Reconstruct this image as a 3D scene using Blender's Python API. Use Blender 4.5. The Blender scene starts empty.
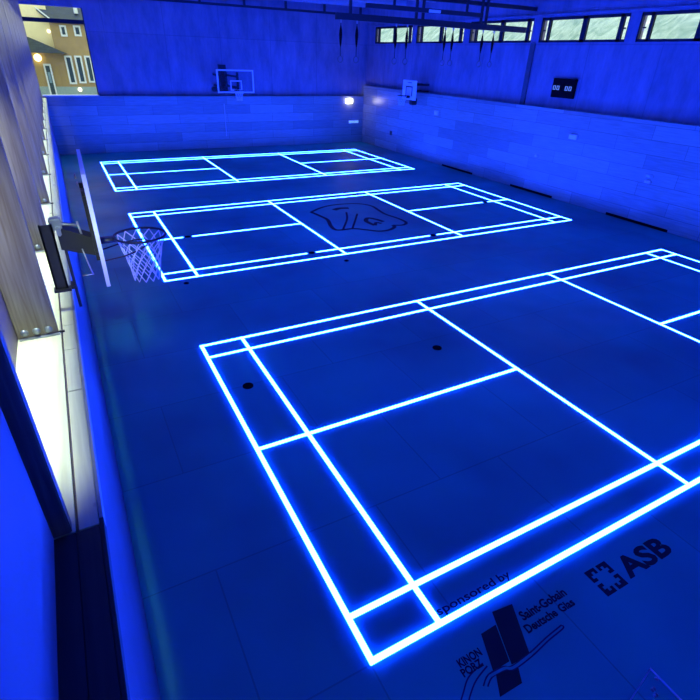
import bpy, bmesh, math, random
from mathutils import Vector, Matrix

random.seed(7)
S = bpy.context.scene
COL = S.collection

# ---------------------------------------------------------------- camera
cam_data = bpy.data.cameras.new('camera')
cam = bpy.data.objects.new('camera', cam_data)
COL.objects.link(cam)
cam_data.sensor_width = 36.0
cam_data.lens = 496.257 / 700.0 * 36.0
cam_data.clip_start = 0.02
cam_data.clip_end = 500
cam_right = Vector((0.88165403, -0.47081449, 0.03193564))
cam_down = Vector((-0.21485817, -0.46075725, -0.86112643))
cam_fwd = Vector((0.42014538, 0.75235395, -0.50738683))
m = Matrix((cam_right, -cam_down, -cam_fwd)).transposed().to_4x4()
m.translation = Vector((-1.38810523, -1.90219319, 4.54425468))
cam.matrix_world = m
S.camera = cam

# ---------------------------------------------------------------- world: flat pale dusk sky
world = bpy.data.worlds.new('dusk_sky')
S.world = world
world.use_nodes = True
bg = world.node_tree.nodes['Background']
bg.inputs['Color'].default_value = (0.80, 0.93, 0.90, 1)
bg.inputs['Strength'].default_value = 1.75

# ---------------------------------------------------------------- exposure
S.view_settings.view_transform = 'Standard'
S.view_settings.look = 'None'
S.view_settings.exposure = 0.0
S.view_settings.gamma = 1.0
S.view_settings.use_curve_mapping = False
S.cycles.use_denoising = True
S.cycles.max_bounces = 8
S.cycles.diffuse_bounces = 5
S.cycles.caustics_reflective = False
S.cycles.caustics_refractive = False
S.cycles.sample_clamp_indirect = 6.0

LED = (0.0085, 0.044, 1.0)
LED_POWER = 150.0
STRIP_POWER = 108.0
SPOT_POWER = 2.4
BOARD_POWER = 1.15

# ================================================================ helpers
def nodes_of(name):
    mt = bpy.data.materials.new(name)
    mt.use_nodes = True
    nt = mt.node_tree
    return mt, nt, nt.nodes['Principled BSDF']

def N(nt, kind, **kw):
    n = nt.nodes.new(kind)
    for k, v in kw.items():
        setattr(n, k, v)
    return n

def plain(name, col, rough=0.5, metal=0.0, noise=0.12, scale=9.0):
    """plain procedural surface with a slight mottled tone"""
    mt, nt, b = nodes_of(name)
    b.inputs['Roughness'].default_value = rough
    b.inputs['Metallic'].default_value = metal
    tc = N(nt, 'ShaderNodeTexCoord')
    nz = N(nt, 'ShaderNodeTexNoise')
    nz.inputs['Scale'].default_value = scale
    nz.inputs['Detail'].default_value = 5
    nt.links.new(tc.outputs['Object'], nz.inputs['Vector'])
    cr = N(nt, 'ShaderNodeValToRGB')
    cr.color_ramp.elements[0].position = 0.3
    cr.color_ramp.elements[1].position = 0.7
    cr.color_ramp.elements[0].color = tuple(c * (1 - noise) for c in col) + (1,)
    cr.color_ramp.elements[1].color = tuple(min(1, c * (1 + noise)) for c in col) + (1,)
    nt.links.new(nz.outputs['Fac'], cr.inputs['Fac'])
    nt.links.new(cr.outputs['Color'], b.inputs['Base Color'])
    return mt

def emitter(name, col, power):
    mt = bpy.data.materials.new(name)
    mt.use_nodes = True
    nt = mt.node_tree
    nt.nodes.clear()
    e = N(nt, 'ShaderNodeEmission')
    e.inputs['Color'].default_value = tuple(col) + (1,)
    e.inputs['Strength'].default_value = power
    o = N(nt, 'ShaderNodeOutputMaterial')
    nt.links.new(e.outputs[0], o.inputs[0])
    return mt

def glass(name, tint, gloss=0.06):
    mt = bpy.data.materials.new(name)
    mt.use_nodes = True
    nt = mt.node_tree
    nt.nodes.clear()
    t = N(nt, 'ShaderNodeBsdfTransparent')
    t.inputs['Color'].default_value = tuple(tint) + (1,)
    g = N(nt, 'ShaderNodeBsdfGlossy')
    g.inputs['Roughness'].default_value = 0.05
    mx = N(nt, 'ShaderNodeMixShader')
    mx.inputs['Fac'].default_value = gloss
    o = N(nt, 'ShaderNodeOutputMaterial')
    nt.links.new(t.outputs[0], mx.inputs[1])
    nt.links.new(g.outputs[0], mx.inputs[2])
    nt.links.new(mx.outputs[0], o.inputs[0])
    return mt

def timber(name, dark, light, axis='Z', scale=7.0, rough=0.6, knots=True):
    mt, nt, b = nodes_of(name)
    b.inputs['Roughness'].default_value = rough
    tc = N(nt, 'ShaderNodeTexCoord')
    mp = N(nt, 'ShaderNodeMapping')
    sc = {'X': (0.05, 1, 1), 'Y': (1, 0.05, 1), 'Z': (1, 1, 0.05)}[axis]
    mp.inputs['Scale'].default_value = sc
    nt.links.new(tc.outputs['Object'], mp.inputs['Vector'])
    nz = N(nt, 'ShaderNodeTexNoise')
    nz.inputs['Scale'].default_value = scale * 3
    nz.inputs['Detail'].default_value = 6
    nz.inputs['Distortion'].default_value = 0.6
    nt.links.new(mp.outputs['Vector'], nz.inputs['Vector'])
    cr = N(nt, 'ShaderNodeValToRGB')
    cr.color_ramp.elements[0].position = 0.3
    cr.color_ramp.elements[1].position = 0.72
    cr.color_ramp.elements[0].color = tuple(dark) + (1,)
    cr.color_ramp.elements[1].color = tuple(light) + (1,)
    nt.links.new(nz.outputs['Fac'], cr.inputs['Fac'])
    out = cr.outputs['Color']
    if knots:
        vo = N(nt, 'ShaderNodeTexVoronoi')
        mp2 = N(nt, 'ShaderNodeMapping')
        s2 = {'X': (0.6, 1, 1), 'Y': (1, 0.6, 1), 'Z': (1, 1, 0.6)}[axis]
        mp2.inputs['Scale'].default_value = s2
        nt.links.new(tc.outputs['Object'], mp2.inputs['Vector'])
        nt.links.new(mp2.outputs['Vector'], vo.inputs['Vector'])
        vo.inputs['Scale'].default_value = 4.2
        kr = N(nt, 'ShaderNodeValToRGB')
        kr.color_ramp.elements[0].position = 0.03
        kr.color_ramp.elements[1].position = 0.09
        kr.color_ramp.elements[0].color = (0.22, 0.16, 0.11, 1)
        kr.color_ramp.elements[1].color = (1, 1, 1, 1)
        nt.links.new(vo.outputs['Distance'], kr.inputs['Fac'])
        mu = N(nt, 'ShaderNodeMixRGB', blend_type='MULTIPLY')
        mu.inputs['Fac'].default_value = 0.8
        nt.links.new(out, mu.inputs['Color1'])
        nt.links.new(kr.outputs['Color'], mu.inputs['Color2'])
        out = mu.outputs['Color']
    nt.links.new(out, b.inputs['Base Color'])
    return mt

def panelling(name, along, width, height, c1, c2, seam, rough):
    """rows of long veneer boards laid in bond, each board its own tone"""
    mt, nt, b = nodes_of(name)
    b.inputs['Roughness'].default_value = rough
    tc = N(nt, 'ShaderNodeTexCoord')
    sp = N(nt, 'ShaderNodeSeparateXYZ')
    nt.links.new(tc.outputs['Object'], sp.inputs[0])
    cb = N(nt, 'ShaderNodeCombineXYZ')
    nt.links.new(sp.outputs[along], cb.inputs[0])
    nt.links.new(sp.outputs['Z'], cb.inputs[1])
    br = N(nt, 'ShaderNodeTexBrick')
    br.inputs['Scale'].default_value = 1.0
    br.inputs['Brick Width'].default_value = width
    br.inputs['Row Height'].default_value = height
    br.inputs['Mortar Size'].default_value = 0.009
    br.inputs['Color1'].default_value = tuple(c1) + (1,)
    br.inputs['Color2'].default_value = tuple(c2) + (1,)
    br.inputs['Mortar'].default_value = tuple(seam) + (1,)
    br.offset = 0.5
    nt.links.new(cb.outputs[0], br.inputs['Vector'])
    nz = N(nt, 'ShaderNodeTexNoise')
    nz.inputs['Scale'].default_value = 5
    nz.inputs['Detail'].default_value = 6
    mp = N(nt, 'ShaderNodeMapping')
    mp.inputs['Scale'].default_value = (0.35, 4.0, 1)
    nt.links.new(cb.outputs[0], mp.inputs['Vector'])
    nt.links.new(mp.outputs['Vector'], nz.inputs['Vector'])
    cr = N(nt, 'ShaderNodeValToRGB')
    cr.color_ramp.elements[0].position = 0.3
    cr.color_ramp.elements[1].position = 0.7
    cr.color_ramp.elements[0].color = (0.78, 0.78, 0.78, 1)
    cr.color_ramp.elements[1].color = (1, 1, 1, 1)
    nt.links.new(nz.outputs['Fac'], cr.inputs['Fac'])
    mu = N(nt, 'ShaderNodeMixRGB', blend_type='MULTIPLY')
    mu.inputs['Fac'].default_value = 1.0
    nt.links.new(br.outputs['Color'], mu.inputs['Color1'])
    nt.links.new(cr.outputs['Color'], mu.inputs['Color2'])
    nt.links.new(mu.outputs['Color'], b.inputs['Base Color'])
    return mt

def concrete(name, along, c, rough=0.75):
    """board-marked pale upper wall with wide panel joints"""
    mt, nt, b = nodes_of(name)
    b.inputs['Roughness'].default_value = rough
    tc = N(nt, 'ShaderNodeTexCoord')
    sp = N(nt, 'ShaderNodeSeparateXYZ')
    nt.links.new(tc.outputs['Object'], sp.inputs[0])
    cb = N(nt, 'ShaderNodeCombineXYZ')
    nt.links.new(sp.outputs[along], cb.inputs[0])
    nt.links.new(sp.outputs['Z'], cb.inputs[1])
    br = N(nt, 'ShaderNodeTexBrick')
    br.offset = 0.0
    br.inputs['Scale'].default_value = 1.0
    br.inputs['Brick Width'].default_value = 2.7
    br.inputs['Row Height'].default_value = 2.6
    br.inputs['Mortar Size'].default_value = 0.02
    br.inputs['Color1'].default_value = tuple(c) + (1,)
    br.inputs['Color2'].default_value = tuple(x * 0.88 for x in c) + (1,)
    br.inputs['Mortar'].default_value = tuple(x * 0.78 for x in c) + (1,)
    nt.links.new(cb.outputs[0], br.inputs['Vector'])
    nz = N(nt, 'ShaderNodeTexNoise')
    nz.inputs['Scale'].default_value = 1.1
    nz.inputs['Detail'].default_value = 8
    nz.inputs['Roughness'].default_value = 0.65
    mp = N(nt, 'ShaderNodeMapping')
    mp.inputs['Scale'].default_value = (1.6, 0.5, 1)
    nt.links.new(cb.outputs[0], mp.inputs['Vector'])
    nt.links.new(mp.outputs['Vector'], nz.inputs['Vector'])
    cr = N(nt, 'ShaderNodeValToRGB')
    cr.color_ramp.elements[0].position = 0.32
    cr.color_ramp.elements[1].position = 0.68
    cr.color_ramp.elements[0].color = (0.6, 0.6, 0.6, 1)
    cr.color_ramp.elements[1].color = (1, 1, 1, 1)
    nt.links.new(nz.outputs['Fac'], cr.inputs['Fac'])
    mu = N(nt, 'ShaderNodeMixRGB', blend_type='MULTIPLY')
    mu.inputs['Fac'].default_value = 1.0
    nt.links.new(br.outputs['Color'], mu.inputs['Color1'])
    nt.links.new(cr.outputs['Color'], mu.inputs['Color2'])
    nt.links.new(mu.outputs['Color'], b.inputs['Base Color'])
    return mt

def floor_material():
    mt, nt, b = nodes_of('blue_glass_floor')
    tc = N(nt, 'ShaderNodeTexCoord')
    br = N(nt, 'ShaderNodeTexBrick')
    br.offset = 0.5
    br.inputs['Scale'].default_value = 1.0
    br.inputs['Brick Width'].default_value = 1.9
    br.inputs['Row Height'].default_value = 1.52
    br.inputs['Mortar Size'].default_value = 0.009
    br.inputs['Mortar Smooth'].default_value = 0.3
    br.inputs['Color1'].default_value = (0.020, 0.36, 0.30, 1)
    br.inputs['Color2'].default_value = (0.018, 0.31, 0.26, 1)
    br.inputs['Mortar'].default_value = (0.014, 0.25, 0.20, 1)
    nt.links.new(tc.outputs['Object'], br.inputs['Vector'])
    nz = N(nt, 'ShaderNodeTexNoise')
    nz.inputs['Scale'].default_value = 0.9
    nz.inputs['Detail'].default_value = 6
    nt.links.new(tc.outputs['Object'], nz.inputs['Vector'])
    rr = N(nt, 'ShaderNodeMapRange')
    rr.inputs['From Min'].default_value = 0.3
    rr.inputs['From Max'].default_value = 0.7
    rr.inputs['To Min'].default_value = 0.42
    rr.inputs['To Max'].default_value = 0.55
    nt.links.new(nz.outputs['Fac'], rr.inputs['Value'])
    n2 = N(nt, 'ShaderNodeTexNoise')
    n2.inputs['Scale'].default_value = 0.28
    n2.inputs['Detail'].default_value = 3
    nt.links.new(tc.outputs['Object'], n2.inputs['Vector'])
    c2 = N(nt, 'ShaderNodeValToRGB')  # broad random blotches put ceiling-reflection brightness into the base colour
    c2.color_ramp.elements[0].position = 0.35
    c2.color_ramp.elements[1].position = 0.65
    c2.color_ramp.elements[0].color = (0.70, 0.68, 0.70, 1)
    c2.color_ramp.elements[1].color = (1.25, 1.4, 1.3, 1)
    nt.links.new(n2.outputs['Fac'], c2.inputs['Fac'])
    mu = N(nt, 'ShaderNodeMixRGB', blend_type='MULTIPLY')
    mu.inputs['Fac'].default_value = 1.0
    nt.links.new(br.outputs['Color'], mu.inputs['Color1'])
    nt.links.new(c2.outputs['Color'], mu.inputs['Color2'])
    nt.links.new(mu.outputs['Color'], b.inputs['Base Color'])
    nt.links.new(rr.outputs['Result'], b.inputs['Roughness'])
    b.inputs['IOR'].default_value = 1.5
    # frosted glass: light entering under the lines scatters a hand's width sideways
    b.subsurface_method = 'BURLEY'
    b.inputs['Subsurface Weight'].default_value = 0.35
    b.inputs['Subsurface Radius'].default_value = (0.5, 0.8, 1.0)
    b.inputs['Subsurface Scale'].default_value = 0.16
    return mt

def box(bm, x0, x1, y0, y1, z0, z1, bevel=0.0, seg=2):
    vs = [bm.verts.new((x, y, z)) for x in (x0, x1) for y in (y0, y1) for z in (z0, z1)]
    idx = [(0, 1, 3, 2), (4, 6, 7, 5), (0, 4, 5, 1), (2, 3, 7, 6), (0, 2, 6, 4), (1, 5, 7, 3)]
    fs = [bm.faces.new([vs[i] for i in f]) for f in idx]
    if bevel > 0:
        es = list({e for f in fs for e in f.edges})
        bmesh.ops.bevel(bm, geom=es, offset=bevel, segments=seg, affect='EDGES', clamp_overlap=True)

def tube(bm, pts, r, seg=8, closed=False):
    pts = [Vector(p) for p in pts]
    n = len(pts)
    rings = []
    prev = None
    for i, p in enumerate(pts):
        if closed:
            d = pts[(i + 1) % n] - pts[i - 1]
        else:
            d = pts[min(i + 1, n - 1)] - pts[max(i - 1, 0)]
        d.normalize()
        if prev is None:
            a = Vector((0, 0, 1)) if abs(d.z) < 0.9 else Vector((1, 0, 0))
            u = d.cross(a).normalized()
        else:
            u = (prev - d * prev.dot(d))
            u = u.normalized() if u.length > 1e-6 else d.orthogonal().normalized()
        prev = u
        v = d.cross(u)
        rr = r[i] if isinstance(r, (list, tuple)) else r
        rings.append([bm.verts.new(p + (u * math.cos(t) + v * math.sin(t)) * rr)
                      for t in (2 * math.pi * k / seg for k in range(seg))])
    m_ = n if closed else n - 1
    for i in range(m_):
        a, c = rings[i], rings[(i + 1) % n]
        for k in range(seg):
            bm.faces.new((a[k], a[(k + 1) % seg], c[(k + 1) % seg], c[k]))
    if not closed:
        bm.faces.new(list(reversed(rings[0])))
        bm.faces.new(rings[-1])

def circle(c, r, n, axis='Z', a0=0.0, a1=2 * math.pi, close=True):
    out = []
    k = n if close else n + 1
    for i in range(k):
        t = a0 + (a1 - a0) * i / n
        u, v = r * math.cos(t), r * math.sin(t)
        if axis == 'Z':
            out.append((c[0] + u, c[1] + v, c[2]))
        elif axis == 'Y':
            out.append((c[0] + u, c[1], c[2] + v))
        else:
            out.append((c[0], c[1] + u, c[2] + v))
    return out

def dome(bm, c, r, axis=(0, -1, 0), flat=0.7, seg=14, rows=5):
    ax = Vector(axis).normalized()
    u = ax.orthogonal().normalized()
    v = ax.cross(u)
    c = Vector(c)
    rings = []
    for i in range(rows):
        t = math.pi / 2 * i / rows
        rings.append([bm.verts.new(c + (u * math.cos(a) + v * math.sin(a)) * r * math.cos(t) + ax * r * flat * math.sin(t))
                      for a in (2 * math.pi * k / seg for k in range(seg))])
    top = bm.verts.new(c + ax * r * flat)
    for i in range(rows - 1):
        for k in range(seg):
            bm.faces.new((rings[i][k], rings[i][(k + 1) % seg], rings[i + 1][(k + 1) % seg], rings[i + 1][k]))
    for k in range(seg):
        bm.faces.new((rings[-1][k], rings[-1][(k + 1) % seg], top))
    bm.faces.new(list(reversed(rings[0])))

def prism(bm, poly, z0, z1):
    lo = [bm.verts.new((x, y, z0)) for x, y in poly]
    hi = [bm.verts.new((x, y, z1)) for x, y in poly]
    n = len(poly)
    bm.faces.new(list(reversed(lo)))
    bm.faces.new(hi)
    for i in range(n):
        bm.faces.new((lo[i], lo[(i + 1) % n], hi[(i + 1) % n], hi[i]))

def solid(bm, pts, faces):
    vs = [bm.verts.new(p) for p in pts]
    for f in faces:
        bm.faces.new([vs[i] for i in f])

def world_loc(o):
    v = Vector((0, 0, 0))
    while o is not None:
        v += o.location
        o = o.parent
    return v

def obj(name, bm, mat, parent=None, smooth=False, origin=None, label=None):
    bmesh.ops.recalc_face_normals(bm, faces=bm.faces)
    for f in bm.faces:
        f.smooth = False
    me = bpy.data.meshes.new(name)
    bm.to_mesh(me)
    bm.free()
    if smooth:
        for p in me.polygons:
            p.use_smooth = True
    me.materials.append(mat)
    o = bpy.data.objects.new(name, me)
    COL.objects.link(o)
    off = Vector((0, 0, 0))
    if parent is not None:
        o.parent = parent
        off = world_loc(parent)
    elif origin is not None:
        off = Vector(origin)
        o.location = off
    if off.length > 0:
        me.transform(Matrix.Translation(-off))
    if label:
        o['label'] = label
    return o

def tag(o, label, cat, group=None):
    o['label'] = label
    o['category'] = cat
    if group:
        o['group'] = group
    return o

def thing(name, label, cat, loc, group=None):
    o = bpy.data.objects.new(name, None)
    o.empty_display_size = 0.1
    COL.objects.link(o)
    o.location = loc
    return tag(o, label, cat, group)

def struct(name, bm, mat, parent=None, smooth=False):
    o = obj(name, bm, mat, parent, smooth)
    if parent is None:
        o['kind'] = 'structure'
    return o

def struct_root(name, loc=(0, 0, 0)):
    o = bpy.data.objects.new(name, None)
    COL.objects.link(o)
    o.location = loc
    o['kind'] = 'structure'
    return o

def copy_tree(o, parent=None):
    c = o.copy()
    COL.objects.link(c)
    if parent is not None:
        c.parent = parent
    for ch in [x for x in COL.objects if x.parent == o]:
        copy_tree(ch, c)
    return c

def B():
    return bmesh.new()

# ================================================================ materials
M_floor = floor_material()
M_panel_far = panelling('wall_boards_far', 'X', 2.55, 0.43, (0.44, 0.50, 0.43), (0.30, 0.33, 0.29), (0.24, 0.25, 0.23), 0.34)
M_panel_right = panelling('wall_boards_right', 'Y', 2.45, 0.43, (0.44, 0.50, 0.43), (0.30, 0.33, 0.29), (0.24, 0.25, 0.23), 0.27)
M_conc_far = concrete('upper_wall_far', 'X', (0.32, 0.28, 0.36))
M_conc_right = concrete('upper_wall_right', 'Y', (0.32, 0.28, 0.36))
M_parapet = plain('parapet_boards', (0.10, 0.08, 0.115), 0.55, noise=0.08, scale=3)
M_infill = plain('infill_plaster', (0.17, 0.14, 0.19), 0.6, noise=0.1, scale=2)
M_ceiling = plain('ceiling_boards', (0.42, 0.42, 0.44), 0.7)
M_dark_steel = plain('dark_steel', (0.018, 0.019, 0.021), 0.5, 0.0)
M_truss = plain('dark_painted_steel', (0.022, 0.022, 0.026), 0.6)
M_grey_steel = plain('grey_steel', (0.42, 0.46, 0.47), 0.38, 0.5)
M_bolt = plain('zinc_bolt', (0.33, 0.38, 0.37), 0.35, 0.6)
M_post = timber('weathered_timber_post', (0.20, 0.155, 0.09), (0.36, 0.32, 0.22), 'Z', 11)
M_ledge = timber('pale_spruce_board', (0.58, 0.60, 0.36), (0.76, 0.80, 0.50), 'Y', 7, 0.6)
M_trim = plain('grey_green_edge_strip', (0.34, 0.40, 0.37), 0.5)
M_frame = plain('dark_window_frame', (0.010, 0.011, 0.014), 0.7)
M_pane = glass('tinted_pane', (0.80, 0.88, 0.85), 0.05)
M_clear = glass('clear_pane', (0.97, 0.99, 0.98), 0.04)
M_white = plain('white_paint', (0.84, 0.86, 0.86), 0.45, noise=0.04)
M_black = plain('black_plastic', (0.004, 0.004, 0.005), 0.9)
M_black.node_tree.nodes['Principled BSDF'].inputs['Specular IOR Level'].default_value = 0.1
M_print = plain('black_floor_print', (0.004, 0.004, 0.010), 0.7)
M_print_soft = plain('faded_dark_floor_print', (0.010, 0.014, 0.055), 0.55)
M_floor_gap = plain('blue_floor_print', (0.020, 0.36, 0.30), 0.4)
M_led = emitter('court_light_line', LED, LED_POWER)
M_lamp = emitter('exit_lamp', (1.0, 0.93, 0.82), 13.0)
M_net = plain('white_net_cord', (0.75, 0.77, 0.80), 0.7, noise=0.05)
M_board_glass = glass('backboard_glass', (0.90, 0.94, 0.95), 0.06)

# ================================================================ room shell
XL, XR, YB, YF = -1.655, 15.2, -3.2, 27.3
XR2, YF2 = 15.45, 27.55
LEDGE = 2.5
TOP = 7.2

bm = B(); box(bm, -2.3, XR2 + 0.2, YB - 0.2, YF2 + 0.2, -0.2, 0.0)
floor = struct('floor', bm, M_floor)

bm = B(); box(bm, -2.3, XR2 + 0.25, YB - 0.2, YF2 + 0.25, TOP, TOP + 0.2)
ceiling = struct('ceiling', bm, M_ceiling)
bm = B()
for k in range(12):
    y = -1.2 + 2.5 * k
    box(bm, -1.5, XR2, y - 0.09, y + 0.09, TOP - 0.3, TOP)
obj('ceiling_joists', bm, M_ceiling, ceiling)

# far wall: projecting board panelling below, set back upper wall with the corner window
WX0, WX1, WZ0, WZ1 = -1.66, 0.64, 2.56, 6.08
wall_far = struct_root('wall_far', (6.8, YF, 0))
bm = B(); box(bm, XL - 0.3, XR2 + 0.2, YF, YF2 + 0.05, 0.0, 2.56)
obj('board_panelling', bm, M_panel_far, wall_far)
bm = B()
box(bm, WX1, XR2 + 0.2, YF2, YF2 + 0.25, 2.56, TOP)
box(bm, -2.3, WX1, YF2, YF2 + 0.25, WZ1, TOP)
obj('upper_wall', bm, M_conc_far, wall_far)
bm = B(); box(bm, WX0 - 0.1, WX1, YF - 0.02, YF2 + 0.25, 2.56, 2.60, 0.008)
obj('window_sill', bm, M_white, wall_far)

win_far = struct_root('window_1', ((WX0 + WX1) / 2, YF2, WZ0))
bm = B()
box(bm, WX0 - 0.2, WX1, YF2 + 0.04, YF2 + 0.16, 5.46, 5.62)
box(bm, WX1 - 0.035, WX1, YF2 + 0.02, YF2 + 0.2, 2.60, WZ1)
box(bm, WX0 - 0.2, WX0 - 0.13, YF2 + 0.02, YF2 + 0.2, 2.60, WZ1)
obj('window_frame', bm, M_frame, win_far)
for z0, z1 in ((2.60, 5.46), (5.62, WZ1)):
    bm = B(); box(bm, WX0 - 0.13, WX1 - 0.035, YF2 + 0.09, YF2 + 0.10, z0, z1)
    obj('pane', bm, M_clear, win_far)

# right wall
wall_right = struct_root('wall_right', (XR, 12, 0))
bm = B(); box(bm, XR, XR2, YB, YF, 0.0, 3.13)
struct('trim_2', bm, M_panel_right)
PITCH = 4.095
bays = [(10.70 + PITCH * k - PITCH, 14.41 + PITCH * k - PITCH) for k in range(5)]    # y range of every window band unit
WB, WT = 5.27, 6.06
bm = B()
box(bm, XR2, XR2 + 0.3, YB, YF2 + 0.2, 3.13, WB)
box(bm, XR2, XR2 + 0.3, YB, YF2 + 0.2, WT, TOP)
edge = YB
for y0, y1 in bays:
    box(bm, XR2, XR2 + 0.3, edge, y0, WB, WT)
    edge = y1
box(bm, XR2, XR2 + 0.3, edge, YF2 + 0.2, WB, WT)
obj('upper_wall', bm, M_conc_right, wall_right)
bm = B(); box(bm, XR2 - 0.05, XR2, YB, YF2, 6.10, 6.16)
struct('trim_3', bm, M_conc_right)
bm = B(); box(bm, XR2 - 0.06, XR2, 14.50, 14.72, 3.13, WB - 0.02)
struct('trim_4', bm, plain('grey_steel_post', (0.09, 0.09, 0.1), 0.6))

for i, (y0, y1) in enumerate(bays):
    w = struct_root('window_%d' % (i + 2), (XR2, (y0 + y1) / 2, WB))
    f = B()
    xa, xb = XR2 + 0.02, XR2 + 0.12
    cuts = [(y0, y0 + 0.04), (y0 + 0.22, y0 + 0.36), (y0 + 1.64, y0 + 1.84), (y0 + 3.28, y0 + 3.38), (y1 - 0.055, y1)]
    # vertical members
    for a, c in cuts:
        box(f, xa, xb, a, c, WB, WT)
    box(f, xa, xb, y0, y1, WB, WB + 0.075)
    box(f, xa, xb, y0, y1, WT - 0.09, WT)
    obj('window_frame', f, M_frame, w)
    for j in range(4):
        p = B(); box(p, XR2 + 0.065, XR2 + 0.075, cuts[j][1], cuts[j + 1][0], WB + 0.075, WT - 0.09)
        obj('pane', p, M_clear if j in (0, 3) else M_pane, w)
    for j in (0, 3):
        c = (cuts[j][1] + cuts[j + 1][0]) / 2
        p = B(); box(p, XR2 + 0.01, XR2 + 0.04, c - 0.05, c + 0.05, WB + 0.36, WB + 0.40)
        obj('window_latch', p, M_frame, w)

# left side: parapet, plank ledge, added infill behind the posts, header above
wall_left = struct_root('wall_left', (-1.7, 12, 0))
bm = B(); box(bm, -2.3, XL, YB, YF, 0.0, LEDGE - 0.045)
obj('parapet', bm, M_parapet, wall_left)
bm = B(); box(bm, -2.3, -2.05, 0.15, YF2, LEDGE, TOP)  # added solid panel in place of windows, keeps daylight out of the hall
obj('added_infill_panel', bm, M_infill, wall_left)
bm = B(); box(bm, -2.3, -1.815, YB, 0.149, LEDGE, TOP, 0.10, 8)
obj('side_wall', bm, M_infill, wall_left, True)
bm = B(); box(bm, -1.60, -1.48, 0.15, YF2, 6.42, TOP)
obj('header_beam', bm, M_conc_right, wall_left)

ledge = struct_root('trim_1', (-1.8, 12, LEDGE))
M_ledge_dark = timber('dark_shaded_board', (0.025, 0.024, 0.022), (0.045, 0.043, 0.040), 'Y', 7, 0.7, False)  # dark near boards, with the ledge's shadow put into their colour
def run_of_boards(name, xa, xb, za, zb, y, end, lens, mat):
    bm = B()
    k = 0
    while y < end - 0.01:
        y2 = min(end, y + lens[k % len(lens)])
        box(bm, xa, xb, y + 0.003, y2 - 0.003, za, zb, 0.003)
        y = y2; k += 1
    return obj(name, bm, mat, ledge)
T0 = LEDGE - 0.045
run_of_boards('rear_board', -2.05, -1.742, T0, LEDGE, 0.15, YF, [3.36], M_ledge)
run_of_boards('front_board', -1.728, -1.638, T0, LEDGE, 0.15, YF, [1.3, 0.62, 0.45, 0.9, 1.5], M_ledge)
run_of_boards('edge_strip', -1.636, -1.617, LEDGE - 0.09, LEDGE - 0.004, 0.20, YF, [3.36], M_trim)
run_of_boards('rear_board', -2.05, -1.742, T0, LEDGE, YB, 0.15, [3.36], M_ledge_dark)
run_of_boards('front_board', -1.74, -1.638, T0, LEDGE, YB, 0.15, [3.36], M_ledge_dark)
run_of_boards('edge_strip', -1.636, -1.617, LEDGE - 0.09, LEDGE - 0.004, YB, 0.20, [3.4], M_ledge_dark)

bm = B(); box(bm, -2.3, XR2 + 0.2, YB - 0.2, YB, 0.0, TOP)
struct('wall_back', bm, M_conc_far)

# ================================================================ hillside and ground outside
def hill_material():
    mt, nt, b = nodes_of('pale_rocky_slope')
    b.inputs['Roughness'].default_value = 0.9
    tc = N(nt, 'ShaderNodeTexCoord')
    mp = N(nt, 'ShaderNodeMapping')
    mp.inputs['Scale'].default_value = (1, 1.6, 0.7)
    mp.inputs['Rotation'].default_value = (0.6, 0, 0)
    nt.links.new(tc.outputs['Object'], mp.inputs['Vector'])
    nz = N(nt, 'ShaderNodeTexNoise')
    nz.inputs['Scale'].default_value = 1.2
    nz.inputs['Detail'].default_value = 9
    nz.inputs['Distortion'].default_value = 1.2
    nt.links.new(mp.outputs['Vector'], nz.inputs['Vector'])
    cr = N(nt, 'ShaderNodeValToRGB')
    cr.color_ramp.elements[0].position = 0.3
    cr.color_ramp.elements[1].position = 0.68
    cr.color_ramp.elements[0].color = (0.36, 0.48, 0.44, 1)
    cr.color_ramp.elements[1].color = (0.92, 0.95, 0.92, 1)
    nt.links.new(nz.outputs['Fac'], cr.inputs['Fac'])
    nt.links.new(cr.outputs['Color'], b.inputs['Base Color'])
    return mt
bm = B()
nx, ny = 8, 50
rows = []
for j in range(ny + 1):
    yy = -6 + 50 * j / ny
    r = []
    for i in range(nx + 1):
        t = i / nx
        r.append(bm.verts.new((18.5 + 9 * t + random.uniform(-.15, .15), yy, 2.0 + 6.3 * t + random.uniform(-.2, .2))))
    rows.append(r)
for j in range(ny):
    for i in range(nx):
        bm.faces.new((rows[j][i], rows[j][i + 1], rows[j + 1][i + 1], rows[j + 1][i]))
geo = list(bm.faces)
ex = bmesh.ops.extrude_face_region(bm, geom=geo)
bmesh.ops.translate(bm, verts=[v for v in ex['geom'] if isinstance(v, bmesh.types.BMVert)], vec=(1.5, 0, -2.5))
hill = obj('hillside', bm, hill_material())
hill['kind'] = 'structure'

bm = B(); box(bm, -40, 18, YF2 + 0.9, 75, 0.6, 0.95)
ground = obj('ground', bm, plain('pale_paving', (0.3, 0.32, 0.3), 0.9))
ground['kind'] = 'structure'

# ================================================================ house beyond the corner window
H_wall = plain('ochre_render', (0.40, 0.285, 0.11), 0.9, noise=0.1, scale=1.5)
H_cream = plain('cream_render', (0.95, 0.82, 0.44), 0.9, noise=0.06, scale=1.5)
H_base = plain('grey_green_plinth', (0.30, 0.40, 0.38), 0.9)
H_slate = panelling('slate_roof', 'X', 0.35, 0.16, (0.06, 0.085, 0.085), (0.045, 0.06, 0.065), (0.03, 0.04, 0.04), 0.6)
H_white = plain('white_window_surround', (0.75, 0.80, 0.78), 0.7)
H_dark = plain('dark_house_glazing', (0.035, 0.07, 0.085), 0.2)
H_lamp = emitter('house_lamp', (1.0, 0.80, 0.35), 7.0)
H_globe = emitter('house_globe', (1.0, 0.93, 0.7), 2.2)

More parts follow.
